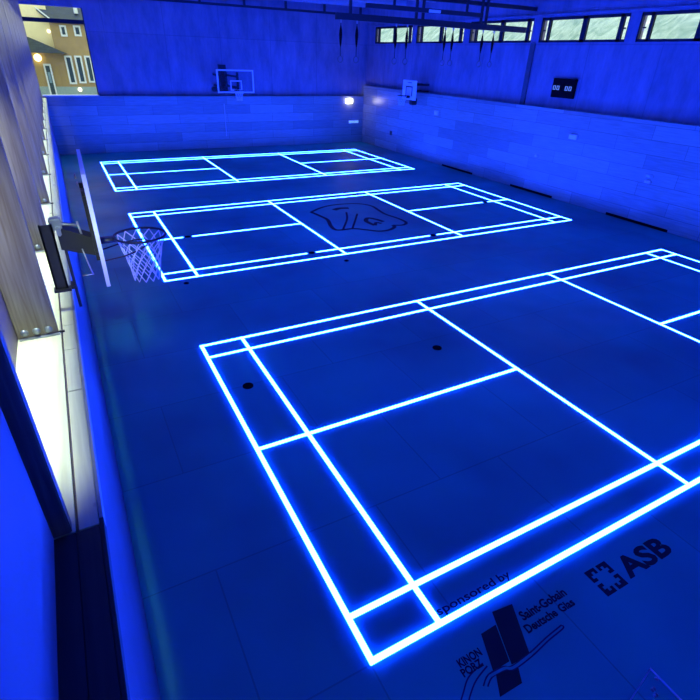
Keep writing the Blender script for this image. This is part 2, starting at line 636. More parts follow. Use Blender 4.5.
house = thing('house', 'ochre rendered house with slate roof outside the far left corner window', 'house', (1.5, 53, 0.95))
bm = B(); box(bm, -0.29, 7.5, 52, 58, 1.5, 6.40); obj('wall', bm, H_wall, house)
bm = B(); box(bm, -5.5, -0.29, 52.05, 57.9, 1.5, 4.2); obj('wall', bm, H_wall, house)
bm = B(); box(bm, -5.5, -0.29, 52.6, 57.9, 4.2, 8.6); obj('gable_wall', bm, H_cream, house, label='bright cream upper wall')
bm = B(); box(bm, -5.6, 7.6, 51.9, 58, 0.95, 1.62); obj('plinth', bm, H_base, house)
bm = B()
solid(bm, [(-0.15, 51.6, 6.36), (7.8, 51.6, 6.36), (7.8, 56, 9.2), (-2.2, 54.0, 8.2),
           (-0.15, 51.6, 6.24), (7.8, 51.6, 6.24), (7.8, 56, 9.05), (-2.2, 54.0, 8.05)],
      [(0, 1, 2, 3), (7, 6, 5, 4), (0, 4, 5, 1), (1, 5, 6, 2), (2, 6, 7, 3), (3, 7, 4, 0)])
obj('roof', bm, H_slate, house)
bm = B(); tube(bm, [(-0.15, 51.58, 6.42), (-2.2, 53.98, 8.26)], 0.05, 6); obj('verge_board', bm, H_white, house)
bm = B(); box(bm, 1.72, 2.0, 52.2, 52.6, 6.95, 7.45); obj('roof_light', bm, H_white, house)
bm = B()
solid(bm, [(0.5, 50.6, 4.08), (-4.6, 50.6, 4.08), (-2.05, 50.6, 5.15), (0.5, 52.4, 4.08), (-4.6, 52.4, 4.08), (-2.05, 52.6, 5.15)],
      [(0, 1, 2), (3, 5, 4), (0, 2, 5, 3), (1, 4, 5, 2), (0, 3, 4, 1)])
obj('porch_roof', bm, H_slate, house)
def house_window(x0, x1, z0, z1, t=0.13, name='window'):
    f = B()
    box(f, x0 - t, x1 + t, 51.9, 52.02, z0 - t, z0); box(f, x0 - t, x1 + t, 51.9, 52.02, z1, z1 + t)
    box(f, x0 - t, x0, 51.9, 52.02, z0, z1); box(f, x1, x1 + t, 51.9, 52.02, z0, z1)
    w = obj(name, f, H_white, house)
    p = B(); box(p, x0, x1, 51.96, 52.03, z0, z1)
    obj('pane', p, H_dark, w)
    return w
house_window(0.50, 0.73, 5.42, 5.95)
house_window(1.52, 1.80, 5.48, 5.98)
house_window(2.35, 2.65, 5.48, 5.98)
house_window(0.36, 0.66, 1.95, 3.80)
house_window(1.12, 1.42, 2.02, 3.82)
house_window(1.88, 2.16, 2.08, 3.84)
house_window(2.62, 2.90, 2.08, 3.84)
f = B()
box(f, -1.46, -1.34, 51.84, 51.95, 0.95, 3.30); box(f, -1.02, -0.90, 51.84, 51.95, 0.95, 3.30); box(f, -1.34, -1.02, 51.84, 51.95, 3.16, 3.30)
d = obj('door', f, H_white, house)
f = B(); box(f, -1.34, -1.02, 51.87, 51.96, 0.95, 3.16); obj('door_leaf', f, H_dark, d)
f = B(); box(f, -1.28, -1.08, 51.86, 51.875, 1.9, 2.7); obj('pane', f, plain('grey_blue_glazing', (0.2, 0.32, 0.36), 0.2), d)
bm = B(); tube(bm, circle((-1.72, 51.82, 3.72), 0.16, 12, 'Y'), 0.11, 8, True); dome(bm, (-1.72, 51.85, 3.72), 0.2)
obj('wall_lamp', bm, H_lamp, house, True)
bm = B()
for sgn in (1, -1):
    dome(bm, (0.90, 51.75, 1.42), 0.17, (0, 0, sgn), 1.0)
obj('globe_lamp', bm, H_globe, house, True)
bm = B(); dome(bm, (-0.45, 52.56, 5.62), 0.14); obj('spot_lamp', bm, H_globe, house, True)

# ================================================================ lighted courts
W = 0.056
def strip(bm, x0, y0, x1, y1, w=W, h=0.0045):
    """a low rounded light strip lying on the floor"""
    d = Vector((x1 - x0, y1 - y0, 0)); d.normalize()
    s = Vector((-d.y, d.x, 0))
    prof = [(-w / 2, 0.0), (-w / 2, h * 0.6), (-w * 0.28, h), (w * 0.28, h), (w / 2, h * 0.6), (w / 2, 0.0)]
    a = [bm.verts.new(Vector((x0, y0, 0.0005)) - d * w / 2 + s * u + Vector((0, 0, z))) for u, z in prof]
    c = [bm.verts.new(Vector((x1, y1, 0.0005)) + d * w / 2 + s * u + Vector((0, 0, z))) for u, z in prof]
    for i in range(5):
        bm.faces.new((a[i], a[i + 1], c[i + 1], c[i]))
    bm.faces.new(list(reversed(a))); bm.faces.new(c)
    bm.faces.new((a[0], c[0], c[5], a[5]))

def line(bm, p, q, gaps=()):
    """strip from p to q left open around every gap point (on the line)"""
    P, Q = Vector(p), Vector(q)
    L = (Q - P).length
    d = (Q - P) / L
    ts = sorted((Vector(g) - P).dot(d) for g in gaps)
    a = 0.0
    for t in ts:
        e = P + d * (t - 0.16)
        s0 = P + d * a
        strip(bm, s0.x, s0.y, e.x, e.y)
        a = t + 0.16
    s0 = P + d * a
    strip(bm, s0.x, s0.y, Q.x, Q.y)

def court(label, ox, oy, gaps):
    c = thing('badminton_court', label, 'court', (ox + 6.7, oy + 3.05, 0), 'badminton courts drawn in light')
    L_, H_ = 13.4, 6.1
    def one(name, p, q):
        bm = B()
        g = [x for x in gaps if
             abs((Vector(x) - Vector((ox + p[0], oy + p[1]))).cross((Vector(q) - Vector(p)).normalized())) < 0.05
             and 0 < (Vector(x) - Vector((ox + p[0], oy + p[1]))).dot((Vector(q) - Vector(p)).normalized()) < (Vector(q) - Vector(p)).length]
        line(bm, (ox + p[0], oy + p[1]), (ox + q[0], oy + q[1]), g)
        obj(name, bm, M_led, c)
    e = 0.02
    one('baseline', (e, e), (e, H_ - e)); one('baseline', (L_ - e, e), (L_ - e, H_ - e))
    one('long_service_line', (0.76, e), (0.76, H_ - e)); one('long_service_line', (L_ - 0.76, e), (L_ - 0.76, H_ - e))
    one('short_service_line', (4.70, e), (4.70, H_ - e)); one('short_service_line', (8.70, e), (8.70, H_ - e))
    one('doubles_sideline', (e, e), (L_ - e, e)); one('doubles_sideline', (e, H_ - e), (L_ - e, H_ - e))
    one('singles_sideline', (e, 0.46), (L_ - e, 0.46)); one('singles_sideline', (e, H_ - 0.46), (L_ - e, H_ - 0.46))
    one('centre_line', (e, 3.05), (4.70, 3.05)); one('centre_line', (8.70, 3.05), (L_ - e, 3.05))
    return c
court('nearest glowing badminton court, cut by the right picture edge', 0, 0, [])
MO = (-0.021, 9.344)
court('middle glowing badminton court with the dark emblem in its centre', MO[0], MO[1],
      [(3.86, MO[1] + 0.46), (7.88, MO[1] + 0.46), (1.17, MO[1] + 3.05), (12.20, MO[1] + 3.05)])
court('farthest glowing badminton court, below the glass hoop on the far wall', -0.06, 18.743, [])

# ---------------------------------------------------------------- dark caps set in the floor
def cap(x, y, label, r=0.085):
    o = thing('floor_socket_cap', label, 'floor cap', (x, y, 0), 'dark round caps in the floor')
    bm = B(); prism(bm, [(x + r * math.cos(t), y + r * math.sin(t)) for t in (2 * math.pi * k / 20 for k in range(20))], 0.0, 0.006)
    obj('cap_plate', bm, M_black, o)
    bm = B(); tube(bm, circle((x, y, 0.006), r - 0.005, 20), 0.006, 6, True)
    obj('cap_rim', bm, M_black, o)
cap(0.373, 4.528, 'black round floor cap inside the left corner of the nearest court')
cap(3.861, 4.223, 'black round floor cap left of the short service line of the nearest court')
cap(3.86, MO[1] + 0.46, 'black floor cap breaking the near sideline of the middle court, left one')
cap(7.88, MO[1] + 0.46, 'black floor cap breaking the near sideline of the middle court, right one')
cap(1.17, MO[1] + 3.05, 'black floor cap breaking the left centre line beside the hoop net')
cap(12.20, MO[1] + 3.05, 'black floor cap breaking the right centre line of the middle court')
cap(0.40, 9.05, 'small dark floor cap just outside the left corner of the middle court', 0.06)
cap(4.44, 8.90, 'small dark floor cap just outside the near sideline of the middle court', 0.06)

# ---------------------------------------------------------------- floor prints
def text_mesh(txt, x0, x1, y0, y1, bold=0.0, z=0.0025):
    """flat lettering fitted to a rectangle on the floor"""
    cu = bpy.data.curves.new('lettering', 'FONT')
    cu.body = txt
    cu.size = 1.0
    cu.offset = bold
    cu.resolution_u = 3
    tmp = bpy.data.objects.new('lettering', cu)
    COL.objects.link(tmp)
    dg = bpy.context.evaluated_depsgraph_get()
    me = bpy.data.meshes.new_from_object(tmp.evaluated_get(dg))
    bpy.data.objects.remove(tmp)
    bpy.data.curves.remove(cu)
    bm = bmesh.new()
    bm.from_mesh(me)
    bpy.data.meshes.remove(me)
    xs = [v.co.x for v in bm.verts]; ys = [v.co.y for v in bm.verts]
    ax, bx, ay, by = min(xs), max(xs), min(ys), max(ys)
    for v in bm.verts:
        v.co = Vector((x0 + (v.co.x - ax) / (bx - ax) * (x1 - x0), y0 + (v.co.y - ay) / (by - ay) * (y1 - y0), z))
    r = bmesh.ops.extrude_face_region(bm, geom=list(bm.faces))
    bmesh.ops.translate(bm, verts=[v for v in r['geom'] if isinstance(v, bmesh.types.BMVert)], vec=(0, 0, -0.002))
    return bm

def print_thing(name, label, cat, loc):
    return thing(name, label, cat, loc)

p = print_thing('floor_lettering', 'thin dark words "sponsored by" printed between the two near sidelines', 'lettering', (1.25, 0.1, 0))
obj('lettering', text_mesh('sponsored', 0.80, 1.52, 0.055, 0.168, 0.012), M_print, p)
obj('lettering', text_mesh('by', 1.575, 1.72, 0.055, 0.168, 0.012), M_print, p)

p = print_thing('sponsor_logo', 'black letters ASB with a square cross sign printed on the floor', 'floor logo', (3.0, -0.4, 0))
obj('lettering', text_mesh('ASB', 2.81, 3.56, -0.505, -0.272, 0.035), M_print, p)
bmp = ['1111.1111', '11.1.1.11', '1.......1', '11.....11', '.........', '11.....11', '1.......1', '11.1.1.11', '1111.1111']
x0, y0, cw, ch = 2.43, -0.525, 0.315 / 9, 0.295 / 9
for qr in (range(0, 4), range(5, 9)):
    for qc in (range(0, 4), range(5, 9)):
        bm = B()
        for r_ in qr:
            for c_ in qc:
                if bmp[r_][c_] == '1':
                    xx, yy = x0 + c_ * cw, y0 + (8 - r_) * ch
                    box(bm, xx, xx + cw, yy, yy + ch, 0.0005, 0.0025)
        obj('cross_corner', bm, M_print, p)

p = print_thing('sponsor_logo', 'dark upright tower blocks with swoosh and glassmaker lettering printed on the floor', 'floor logo', (1.2, -0.4, 0))
bm = B(); prism(bm, [(1.278, -0.117), (1.10, -0.565), (1.307, -0.579), (1.51, -0.144)], 0.0005, 0.002); obj('tall_block', bm, M_print, p)
bm = B(); prism(bm, [(1.04, -0.233), (0.915, -0.535), (1.102, -0.535), (1.222, -0.228)], 0.0005, 0.002); obj('short_block', bm, M_print, p)
bm = B(); prism(bm, [(0.925, -0.555), (0.828, -0.713), (1.072, -0.718), (1.15, -0.585)], 0.0005, 0.002); obj('low_block', bm, M_print, p)
def ribbon(pts, w, z0, z1):
    bm = B()
    pts = [Vector((a, b, 0)) for a, b in pts]
    L_, R_ = [], []
    for i, q in enumerate(pts):
        d = (pts[min(i + 1, len(pts) - 1)] - pts[max(i - 1, 0)]).normalized()
        s = Vector((-d.y, d.x, 0)) * w / 2
        L_.append((q + s)); R_.append((q - s))
    lo = [bm.verts.new((v.x, v.y, z0)) for v in L_]; lr = [bm.verts.new((v.x, v.y, z0)) for v in R_]
    hi = [bm.verts.new((v.x, v.y, z1)) for v in L_]; hr = [bm.verts.new((v.x, v.y, z1)) for v in R_]
    for i in range(len(pts) - 1):
        bm.faces.new((hi[i], hr[i], hr[i + 1], hi[i + 1]))
        bm.faces.new((lo[i], lo[i + 1], lr[i + 1], lr[i]))
        bm.faces.new((lo[i], hi[i], hi[i + 1], lo[i + 1]))
        bm.faces.new((lr[i], lr[i + 1], hr[i + 1], hr[i]))
    bm.faces.new((lo[0], lr[0], hr[0], hi[0])); bm.faces.new((lo[-1], hi[-1], hr[-1], lr[-1]))
    return bm
def smooth_path(pts, n=8):
    """Catmull-Rom through the points"""
    P = [pts[0]] + list(pts) + [pts[-1]]
    out = []
    for i in range(1, len(P) - 2):
        p0, p1, p2, p3 = [Vector(q) for q in P[i - 1:i + 3]]
        for k in range(n):
            t = k / n
            out.append(0.5 * ((2 * p1) + (-p0 + p2) * t + (2 * p0 - 5 * p1 + 4 * p2 - p3) * t * t + (-p0 + 3 * p1 - 3 * p2 + p3) * t ** 3))
    out.append(Vector(P[-1]))
    return [(q[0], q[1]) for q in out]
sw1 = smooth_path([(0.47, -0.62), (0.57, -0.55), (0.70, -0.47), (0.88, -0.44)])
sw2 = smooth_path([(0.52, -0.66), (0.62, -0.585), (0.74, -0.52), (0.90, -0.475)])
sw3 = smooth_path([(0.76, -0.585), (0.86, -0.535), (1.02, -0.545), (1.09, -0.575), (1.32, -0.565), (1.55, -0.535), (1.78, -0.515)])
sw4 = smooth_path([(0.79, -0.605), (0.88, -0.565), (1.02, -0.575), (1.10, -0.605), (1.32, -0.595), (1.56, -0.563), (1.765, -0.545), (1.78, -0.52)])
swf = smooth_path([(0.86, -0.55), (1.02, -0.56), (1.095, -0.59), (1.32, -0.58)])
for s_ in (sw1, sw2, sw3, sw4):
    obj('swoosh', ribbon(s_, 0.013, 0.0005, 0.0022), M_print_soft, p)
obj('swoosh_gap', ribbon(swf, 0.022, 0.0022, 0.0028), M_floor_gap, p)
obj('lettering', text_mesh('KINON', 0.682, 0.93, -0.385, -0.312, 0.03), M_print, p)
obj('lettering', text_mesh('PORZ', 0.66, 0.88, -0.46, -0.39, 0.03), M_print, p)
obj('lettering', text_mesh('Saint-Gobain', 1.49, 2.08, -0.325, -0.235, 0.03), M_print, p)
obj('lettering', text_mesh('Deutsche', 1.44, 1.835, -0.435, -0.355, 0.03), M_print, p)
obj('lettering', text_mesh('Glas', 1.88, 2.07, -0.435, -0.355, 0.03), M_print, p)

emb = print_thing('floor_emblem', 'dark animal head outline printed in the centre of the middle court', 'floor emblem', (6.6, 12.3, 0))
def em(name, pts, w):
    obj(name, ribbon(smooth_path(pts), w * 1.25, 0.0005, 0.0025), M_print, emb)
em('outline', [(5.51, 13.5), (6.0, 13.85), (6.5, 14.05), (7.1, 14.05), (7.6, 13.88), (7.85, 13.45), (7.80, 12.9), (7.75, 12.37), (7.88, 11.7), (7.86, 11.25), (7.60, 11.05), (7.30, 11.15)], 0.085)
em('outline', [(7.30, 11.15), (7.22, 10.95), (6.9, 10.76), (6.55, 10.78), (6.25, 11.05), (5.95, 11.30), (5.55, 11.32), (5.38, 11.42), (5.42, 11.8), (5.62, 12.45), (5.60, 12.9), (5.51, 13.5)], 0.10)
em('cheek_line', [(6.62, 13.05), (6.25, 12.3), (5.62, 11.36)], 0.055)
em('cheek_line', [(6.88, 12.75), (6.45, 12.1), (5.92, 11.32)], 0.055)
em('eye', [(6.35, 13.45), (6.62, 13.58), (6.95, 13.50)], 0.16)
em('mouth', [(6.75, 11.35), (6.72, 11.85), (6.95, 12.15), (7.12, 11.95), (7.22, 11.6)], 0.12)
em('mouth', [(6.75, 11.35), (6.95, 11.60), (7.05, 11.45)], 0.09)

# ================================================================ timber posts on the ledge
PX0, PX1, PD = -2.045, -1.757, 0.075
post = thing('timber_post', 'x', 'post', (-1.9, 0.15, LEDGE), 'timber posts standing along the left ledge')
bm = B(); box(bm, PX0, PX1, 0.15, 0.15 + PD, LEDGE, 6.42, 0.006); obj('shaft', bm, M_post, post)
bm = B(); box(bm, PX0 + 0.01, PX1 + 0.012, 0.118, 0.15, LEDGE, LEDGE + 0.012, 0.003); obj('foot_plate', bm, M_grey_steel, post)
for k in range(3):
    xx = PX0 + 0.055 + 0.085 * k
    bm = B(); dome(bm, (xx, 0.150, LEDGE + 0.055), 0.030, (0, -1, 0), 0.9); obj('bolt', bm, M_bolt, post, True)
bm = B(); box(bm, PX1, PX1 + 0.045, 0.155, 0.178, LEDGE, LEDGE + 0.012); obj('strap', bm, M_dark_steel, post)
names = ['nearest timber post, dark face towards the camera at the left edge',
         'second timber post from the camera, brown with three dome bolts at its foot',
         'third timber post from the camera, behind the dark hoop bracket',
         'fourth timber post from the camera, its narrow dark foot just past the hoop bracket',
         'fifth timber post from the camera along the ledge', 'sixth timber post from the camera along the ledge',
         'seventh timber post from the camera along the ledge', 'eighth timber post from the camera along the ledge',
         'fourth timber post from the far wall along the ledge', 'third timber post from the far wall along the ledge',
         'second timber post from the far corner window on the ledge',
         'last timber post on the ledge beside the far corner window']
for k in range(12):
    o = post if k == 1 else copy_tree(post)
    if k == 0:      # its foot lies in the dark and shows no bolts
        for ch in [x for x in COL.objects if x.parent == o and not x.name.startswith('shaft')]:
            bpy.data.objects.remove(ch)
    o.location = (-1.9, 0.15 + 2.24 * k, LEDGE)
    o['label'] = names[k]

# added unseen strip lamp and spot heads, standing in for daylight on ledge and posts
added_lampbar = thing('added_strip_lamp', 'added strip lamp out of view, daylight stand-in above the plank ledge', 'lamp', (-1.90, 13.6, 6.60))
bm = B(); box(bm, -2.04, -1.61, 0.45, YF - 0.1, 6.56, 6.62); obj('housing', bm, M_white, added_lampbar)
ld = bpy.data.lights.new('added_strip_light', 'AREA')
ld.shape = 'RECTANGLE'
ld.size = 0.17
ld.size_y = YF - 0.75
ld.energy = STRIP_POWER
ld.color = (0.86, 1.0, 0.93)
ld.spread = math.radians(11)
lo_ = bpy.data.objects.new('added_strip_light', ld)
COL.objects.link(lo_)
lo_.parent = added_lampbar
lo_.location = (0.185, 0.15, -0.05)
lo_.rotation_euler = (0, math.radians(3.7), 0)
sd = bpy.data.lights.new('added_spot_light', 'AREA')  # added lights along the bar to brighten the post faces
sd.shape = 'DISK'
sd.size = 0.14
sd.energy = SPOT_POWER
sd.color = (0.88, 1.0, 0.93)
sd.spread = math.radians(17)
for k in range(11):
    y = 0.62 + 2.24 * k
    bm = B(); tube(bm, [(-1.90, y - 0.04, 6.555), (-1.90, y + 0.02, 6.44)], [0.05, 0.085], 14)
    obj('added_spot_head', bm, M_white, added_lampbar)
    so = bpy.data.objects.new('added_spot_light', sd)
    COL.objects.link(so)
    so.parent = added_lampbar
    so.location = (-0.03, y + 0.035 - 13.6, 6.42 - 6.60)
    so.rotation_euler = Vector((-0.07, 0.52, -0.86)).to_track_quat('-Z', 'Y').to_euler()

bd = bpy.data.lights.new('added_board_light', 'AREA')  # added lamp behind the camera, there to brighten the hoop board's edge
bd.shape = 'DISK'
bd.size = 0.08
bd.energy = BOARD_POWER
bd.color = (0.78, 1.0, 1.0)
bd.spread = math.radians(10)
bo = bpy.data.objects.new('added_board_light', bd)
COL.objects.link(bo)
spot = thing('spot_lamp', 'added spot lamp behind the camera, lighting the hoop board edge', 'lamp', (-1.72, -2.75, 6.45))
bo.parent = spot
bo.location = (0, 0.06, -0.07)
bo.rotation_euler = (Vector((-1.33, 2.5, 3.26)) - Vector((-1.72, -2.69, 6.38))).to_track_quat('-Z', 'Y').to_euler()
bm = B(); tube(bm, [(-1.72, -2.83, 6.50), (-1.72, -2.69, 6.41)], [0.035, 0.055], 12); obj('added_spot_head', bm, M_white, spot)
bm = B(); tube(bm, [(-1.72, -2.80, 6.48), (-1.72, -2.80, TOP)], 0.015, 8); obj('hanger', bm, M_truss, spot)

# added lights at those heads, flatter beam for the upper posts
ud = bpy.data.lights.new('added_upper_light', 'AREA')
ud.shape = 'DISK'
ud.size = 0.12
ud.energy = SPOT_POWER * 1.5
ud.color = (0.80, 1.0, 0.96)
ud.spread = math.radians(30)
for k in range(11):
    uo = bpy.data.objects.new('added_upper_light', ud)
    COL.objects.link(uo)
    uo.parent = added_lampbar
    uo.location = (-0.05, 0.62 + 2.24 * k + 0.06 - 13.6, 6.42 - 6.60)
    uo.rotation_euler = Vector((-0.10, 0.76, -0.64)).to_track_quat('-Z', 'Y').to_euler()

# ================================================================ basketball hoops
def net(bm, c, r0, r1, h, n=12, levels=7, th=0.0048):
    for s in (1, -1):
        for k in range(n):
            pts = []
            for j in range(levels + 1):
                t = j / levels
                rr = r0 + (r1 - r0) * (1 - (1 - t) ** 1.6)
                a = 2 * math.pi * (k + s * j * 0.5) / n
                pts.append((c[0] + rr * math.cos(a), c[1] + rr * math.sin(a), c[2] - h * t))
            tube(bm, pts, th, 4)

# --- left hoop on the ledge, board seen edge on
L = thing('basketball_hoop', 'nearest basketball hoop, dark bracket on the left ledge and board seen edge on', 'basketball hoop', (-1.6, 3.02, LEDGE))
cy = 3.02
bm = B()
solid(bm, [(-1.323, 2.42, 2.83), (-1.294, 3.62, 2.83), (-1.294, 3.62, 3.73), (-1.323, 2.42, 3.73),
           (-1.293, 2.42, 2.83), (-1.264, 3.62, 2.83), (-1.264, 3.62, 3.73), (-1.293, 2.42, 3.73)],
      [(0, 1, 2, 3), (7, 6, 5, 4), (0, 4, 5, 1), (1, 5, 6, 2), (2, 6, 7, 3), (3, 7, 4, 0)])
board = obj('backboard', bm, M_white, L, label='white board seen edge on')
bm = B()
for y in (2.86, 3.18):
    box(bm, -1.345, -1.305, y - 0.02, y + 0.02, 2.92, 3.52)
for z in (2.98, 3.46):
    box(bm, -1.345, -1.305, 2.80, 3.24, z - 0.02, z + 0.02)
obj('back_frame', bm, M_dark_steel, board)
bm = B()
for y, z in ((2.75, 3.6), (3.1, 3.6), (3.3, 3.55)):
    dome(bm, (-1.352, y, z), 0.02, (-1, 0, 0))
obj('bolt', bm, M_grey_steel, board, True)
bm = B()
tube(bm, circle((-0.938, cy, 3.05), 0.228, 32), 0.012, 8, True)
box(bm, -1.29, -1.15, cy - 0.045, cy + 0.045, 3.02, 3.06)
rim = obj('rim', bm, M_dark_steel, L, True, label='thin dark ring')
bm = B()
pts = [(-1.29, cy + 0.05 + 0.0, 2.90)]
tube(bm, [(-1.29, 2.86, 2.90), (-1.12, 2.83, 2.93), (-0.98, 2.86, 2.96), (-0.90, 2.93, 2.98), (-0.87, 3.02, 2.985),
          (-0.90, 3.11, 2.98), (-0.98, 3.18, 2.96), (-1.12, 3.21, 2.93), (-1.29, 3.18, 2.90)], 0.007, 6)
obj('rim_brace', bm, M_dark_steel, L, True)
bm = B(); net(bm, (-0.938, cy, 3.045), 0.215, 0.125, 0.42); obj('net', bm, M_net, L)
bm = B()
box(bm, -1.72, -1.62, 2.84, 2.86, 2.70, 3.27)
box(bm, -1.72, -1.705, 2.84, 2.88, 2.70, 3.27); box(bm, -1.635, -1.62, 2.84, 2.88, 2.70, 3.27)
box(bm, -1.735, -1.60, 2.82, 2.90, 2.68, 2.705); box(bm, -1.60, -1.56, 2.86, 3.0, 2.68, 2.705)
obj('channel_post', bm, M_dark_steel, L)
bm = B(); box(bm, -1.582, -1.557, 2.98, 3.06, 2.45, 3.26); obj('angle_post', bm, M_dark_steel, L)
bm = B()
solid(bm, [(-1.60, 2.94, 3.02), (-1.33, 2.94, 2.93), (-1.33, 2.94, 3.09), (-1.60, 2.94, 3.22),
           (-1.60, 3.12, 3.02), (-1.33, 3.12, 2.93), (-1.33, 3.12, 3.09), (-1.60, 3.12, 3.22)],
      [(0, 1, 2, 3), (7, 6, 5, 4), (0, 4, 5, 1), (1, 5, 6, 2), (2, 6, 7, 3), (3, 7, 4, 0)])
arm = obj('arm', bm, M_dark_steel, L)
bm = B(); tube(bm, [(-1.62, 3.0, 3.24), (-1.42, 3.0, 3.20)], 0.014, 8); obj('tie_rod', bm, M_grey_steel, L, True)
bm = B()
box(bm, -1.64, -1.55, 2.90, 3.0, 3.20, 3.30, 0.012)
box(bm, -1.60, -1.565, 2.86, 2.91, 3.16, 3.24, 0.008)
obj('hinge_block', bm, M_grey_steel, L)
bm = B(); tube(bm, [(-1.43, 2.98, 3.24), (-1.41, 2.98, 3.06)], 0.010, 6); obj('pin', bm, M_grey_steel, arm, True)
bm = B(); tube(bm, [(-1.44, 2.90, 3.02), (-1.405, 2.90, 2.78)], 0.006, 6); tube(bm, [(-1.49, 2.90, 2.775), (-1.395, 2.90, 2.78)], 0.006, 6)
obj('lever', bm, M_grey_steel, L, True)

# --- glass hoop on the far wall
F = thing('basketball_hoop', 'glass basketball hoop with lit white frame on the far wall', 'basketball hoop', (6.75, YF2, 3.0))
fx, fy = 6.75, 25.2
def frame(bm, x0, x1, z0, z1, y0, y1, t):
    box(bm, x0, x1, y0, y1, z0, z0 + t); box(bm, x0, x1, y0, y1, z1 - t, z1)
    box(bm, x0, x0 + t, y0, y1, z0 + t, z1 - t); box(bm, x1 - t, x1, y0, y1, z0 + t, z1 - t)
bm = B(); box(bm, fx - 0.9, fx + 0.9, fy, fy + 0.012, 2.87, 3.84); bb = obj('backboard', bm, M_board_glass, F, label='clear glass board')
bm = B(); frame(bm, fx - 0.92, fx + 0.92, 2.85, 3.86, fy - 0.015, fy + 0.03, 0.062); obj('board_frame', bm, M_white, bb)
bm = B(); frame(bm, fx - 0.28, fx + 0.30, 2.95, 3.40, fy - 0.012, fy - 0.004, 0.05); obj('target_square', bm, M_white, bb)
bm = B(); tube(bm, circle((fx + 0.02, fy - 0.38, 2.98), 0.228, 24), 0.012, 6, True); box(bm, fx - 0.06, fx + 0.10, fy - 0.16, fy - 0.01, 2.94, 2.99)
obj('rim', bm, M_dark_steel, F, True)
bm = B(); net(bm, (fx + 0.02, fy - 0.38, 2.98), 0.22, 0.13, 0.44, 12, 5, 0.011); obj('net', bm, M_net, F)
bm = B()
for dx in (-0.45, 0.12):
    box(bm, fx + dx - 0.05, fx + dx + 0.05, fy + 0.10, YF2, 3.02, 3.12); box(bm, fx + dx - 0.05, fx + dx + 0.05, fy + 0.10, YF2, 3.52, 3.60)
    box(bm, fx + dx - 0.05, fx + dx + 0.05, fy + 0.04, fy + 0.12, 2.92, 3.75)
obj('arm', bm, M_dark_steel, F)
bm = B(); box(bm, fx - 0.62, fx - 0.30, fy + 0.5, fy + 0.75, 2.85, 4.05); obj('motor_post', bm, M_dark_steel, F)
bm = B(); box(bm, fx - 1.08, fx - 0.72, fy + 0.35, fy + 0.6, 2.88, 3.10, 0.04); obj('motor', bm, M_dark_steel, F)
bm = B(); tube(bm, [(fx - 0.10, YF - 0.03, 2.2), (fx - 0.12, YF - 0.03, 0.6)], 0.012, 6)
tag(obj('crank_rod', bm, M_white, origin=(fx - 0.1, YF, 0.6)), 'thin pale crank rod on the far wall below the glass hoop', 'rod')

# --- white board hoop on the right wall
R_ = thing('basketball_hoop', 'small white board basketball hoop on the right wall near the far corner', 'basketball hoop', (XR2 - 0.002, 21.45, 3.2))
rx, ry = 14.5, 21.45
bm = B(); box(bm, rx, rx + 0.03, ry - 0.60, ry + 0.60, 2.80, 3.67); bb = obj('backboard', bm, M_white, R_, label='white board')
bm = B()
for a, b, c, d in ((ry - 0.28, ry + 0.30, 3.36, 3.41), (ry - 0.28, ry - 0.22, 2.97, 3.36), (ry + 0.24, ry + 0.30, 2.97, 3.36)):
    box(bm, rx - 0.006, rx, a, b, c, d)
box(bm, rx - 0.006, rx, ry - 0.18, ry + 0.18, 3.55, 3.58)
obj('target_square', bm, M_dark_steel, bb)
bm = B(); tube(bm, circle((rx - 0.40, ry, 2.98), 0.228, 24), 0.016, 6, True); box(bm, rx - 0.2, rx, ry - 0.1, ry + 0.1, 2.88, 2.99)
obj('rim', bm, M_dark_steel, R_, True)
bm = B(); net(bm, (rx - 0.40, ry, 2.97), 0.22, 0.14, 0.42, 12, 5, 0.010); obj('net', bm, M_net, R_)
bm = B()
for dy in (-0.3, 0.3):
    box(bm, rx + 0.03, XR2 - 0.002, ry + dy - 0.05, ry + dy + 0.05, 3.45, 3.53)
    box(bm, rx + 0.03, XR2 - 0.002, ry + dy - 0.05, ry + dy + 0.05, 3.15, 3.22)
obj('arm', bm, M_dark_steel, R_)
bm = B(); box(bm, rx + 0.06, rx + 0.34, ry - 0.30, ry + 0.02, 2.58, 2.90, 0.03); obj('motor', bm, M_dark_steel, R_)

# ================================================================ steel lattice and gymnastic rings
ty = 14.7
T = thing('roof_truss', 'dark steel roof truss crossing under the ceiling in front of the right windows', 'truss', (11.0, ty, 5.65))
bm = B(); box(bm, 6.95, 14.95, ty - 0.07, ty + 0.07, 5.56, 5.74); obj('bottom_chord', bm, M_truss, T)
bm = B(); box(bm, 9.5, XR2, ty + 0.05, ty + 0.17, 6.28, 6.40); obj('top_chord', bm, M_truss, T)
bm = B(); box(bm, 7.7, 12.3, ty - 0.62, ty - 0.50, 5.88, 6.00); obj('side_rail', bm, M_truss, T)
for x in (7.45, 9.95, 10.22, 12.75, 12.98):
    bm = B(); box(bm, x - 0.035, x + 0.035, ty - 0.04, ty + 0.04, 5.7, TOP); obj('hanger', bm, M_truss, T)
for x in (8.7, 11.6):
    bm = B(); box(bm, x - 0.03, x + 0.03, ty - 0.6, ty - 0.54, 5.98, TOP); obj('hanger', bm, M_truss, T)
bm = B(); box(bm, 10.0, 10.45, ty - 0.66, ty - 0.62, 5.89, 5.97); obj('clamp_plate', bm, M_white, T)
T2 = thing('roof_truss', 'thin steel truss along the top of the far wall', 'truss', (6, 26.8, 6.6))
bm = B(); box(bm, -1.4, 14.8, 26.9, 27.0, 6.52, 6.62); obj('bottom_chord', bm, M_truss, T2)
for k in range(7):
    x = 1.4 + 2.2 * k
    bm = B(); box(bm, x - 0.05, x + 0.05, 26.9, 27.0, 6.6, TOP); obj('hanger', bm, M_truss, T2)

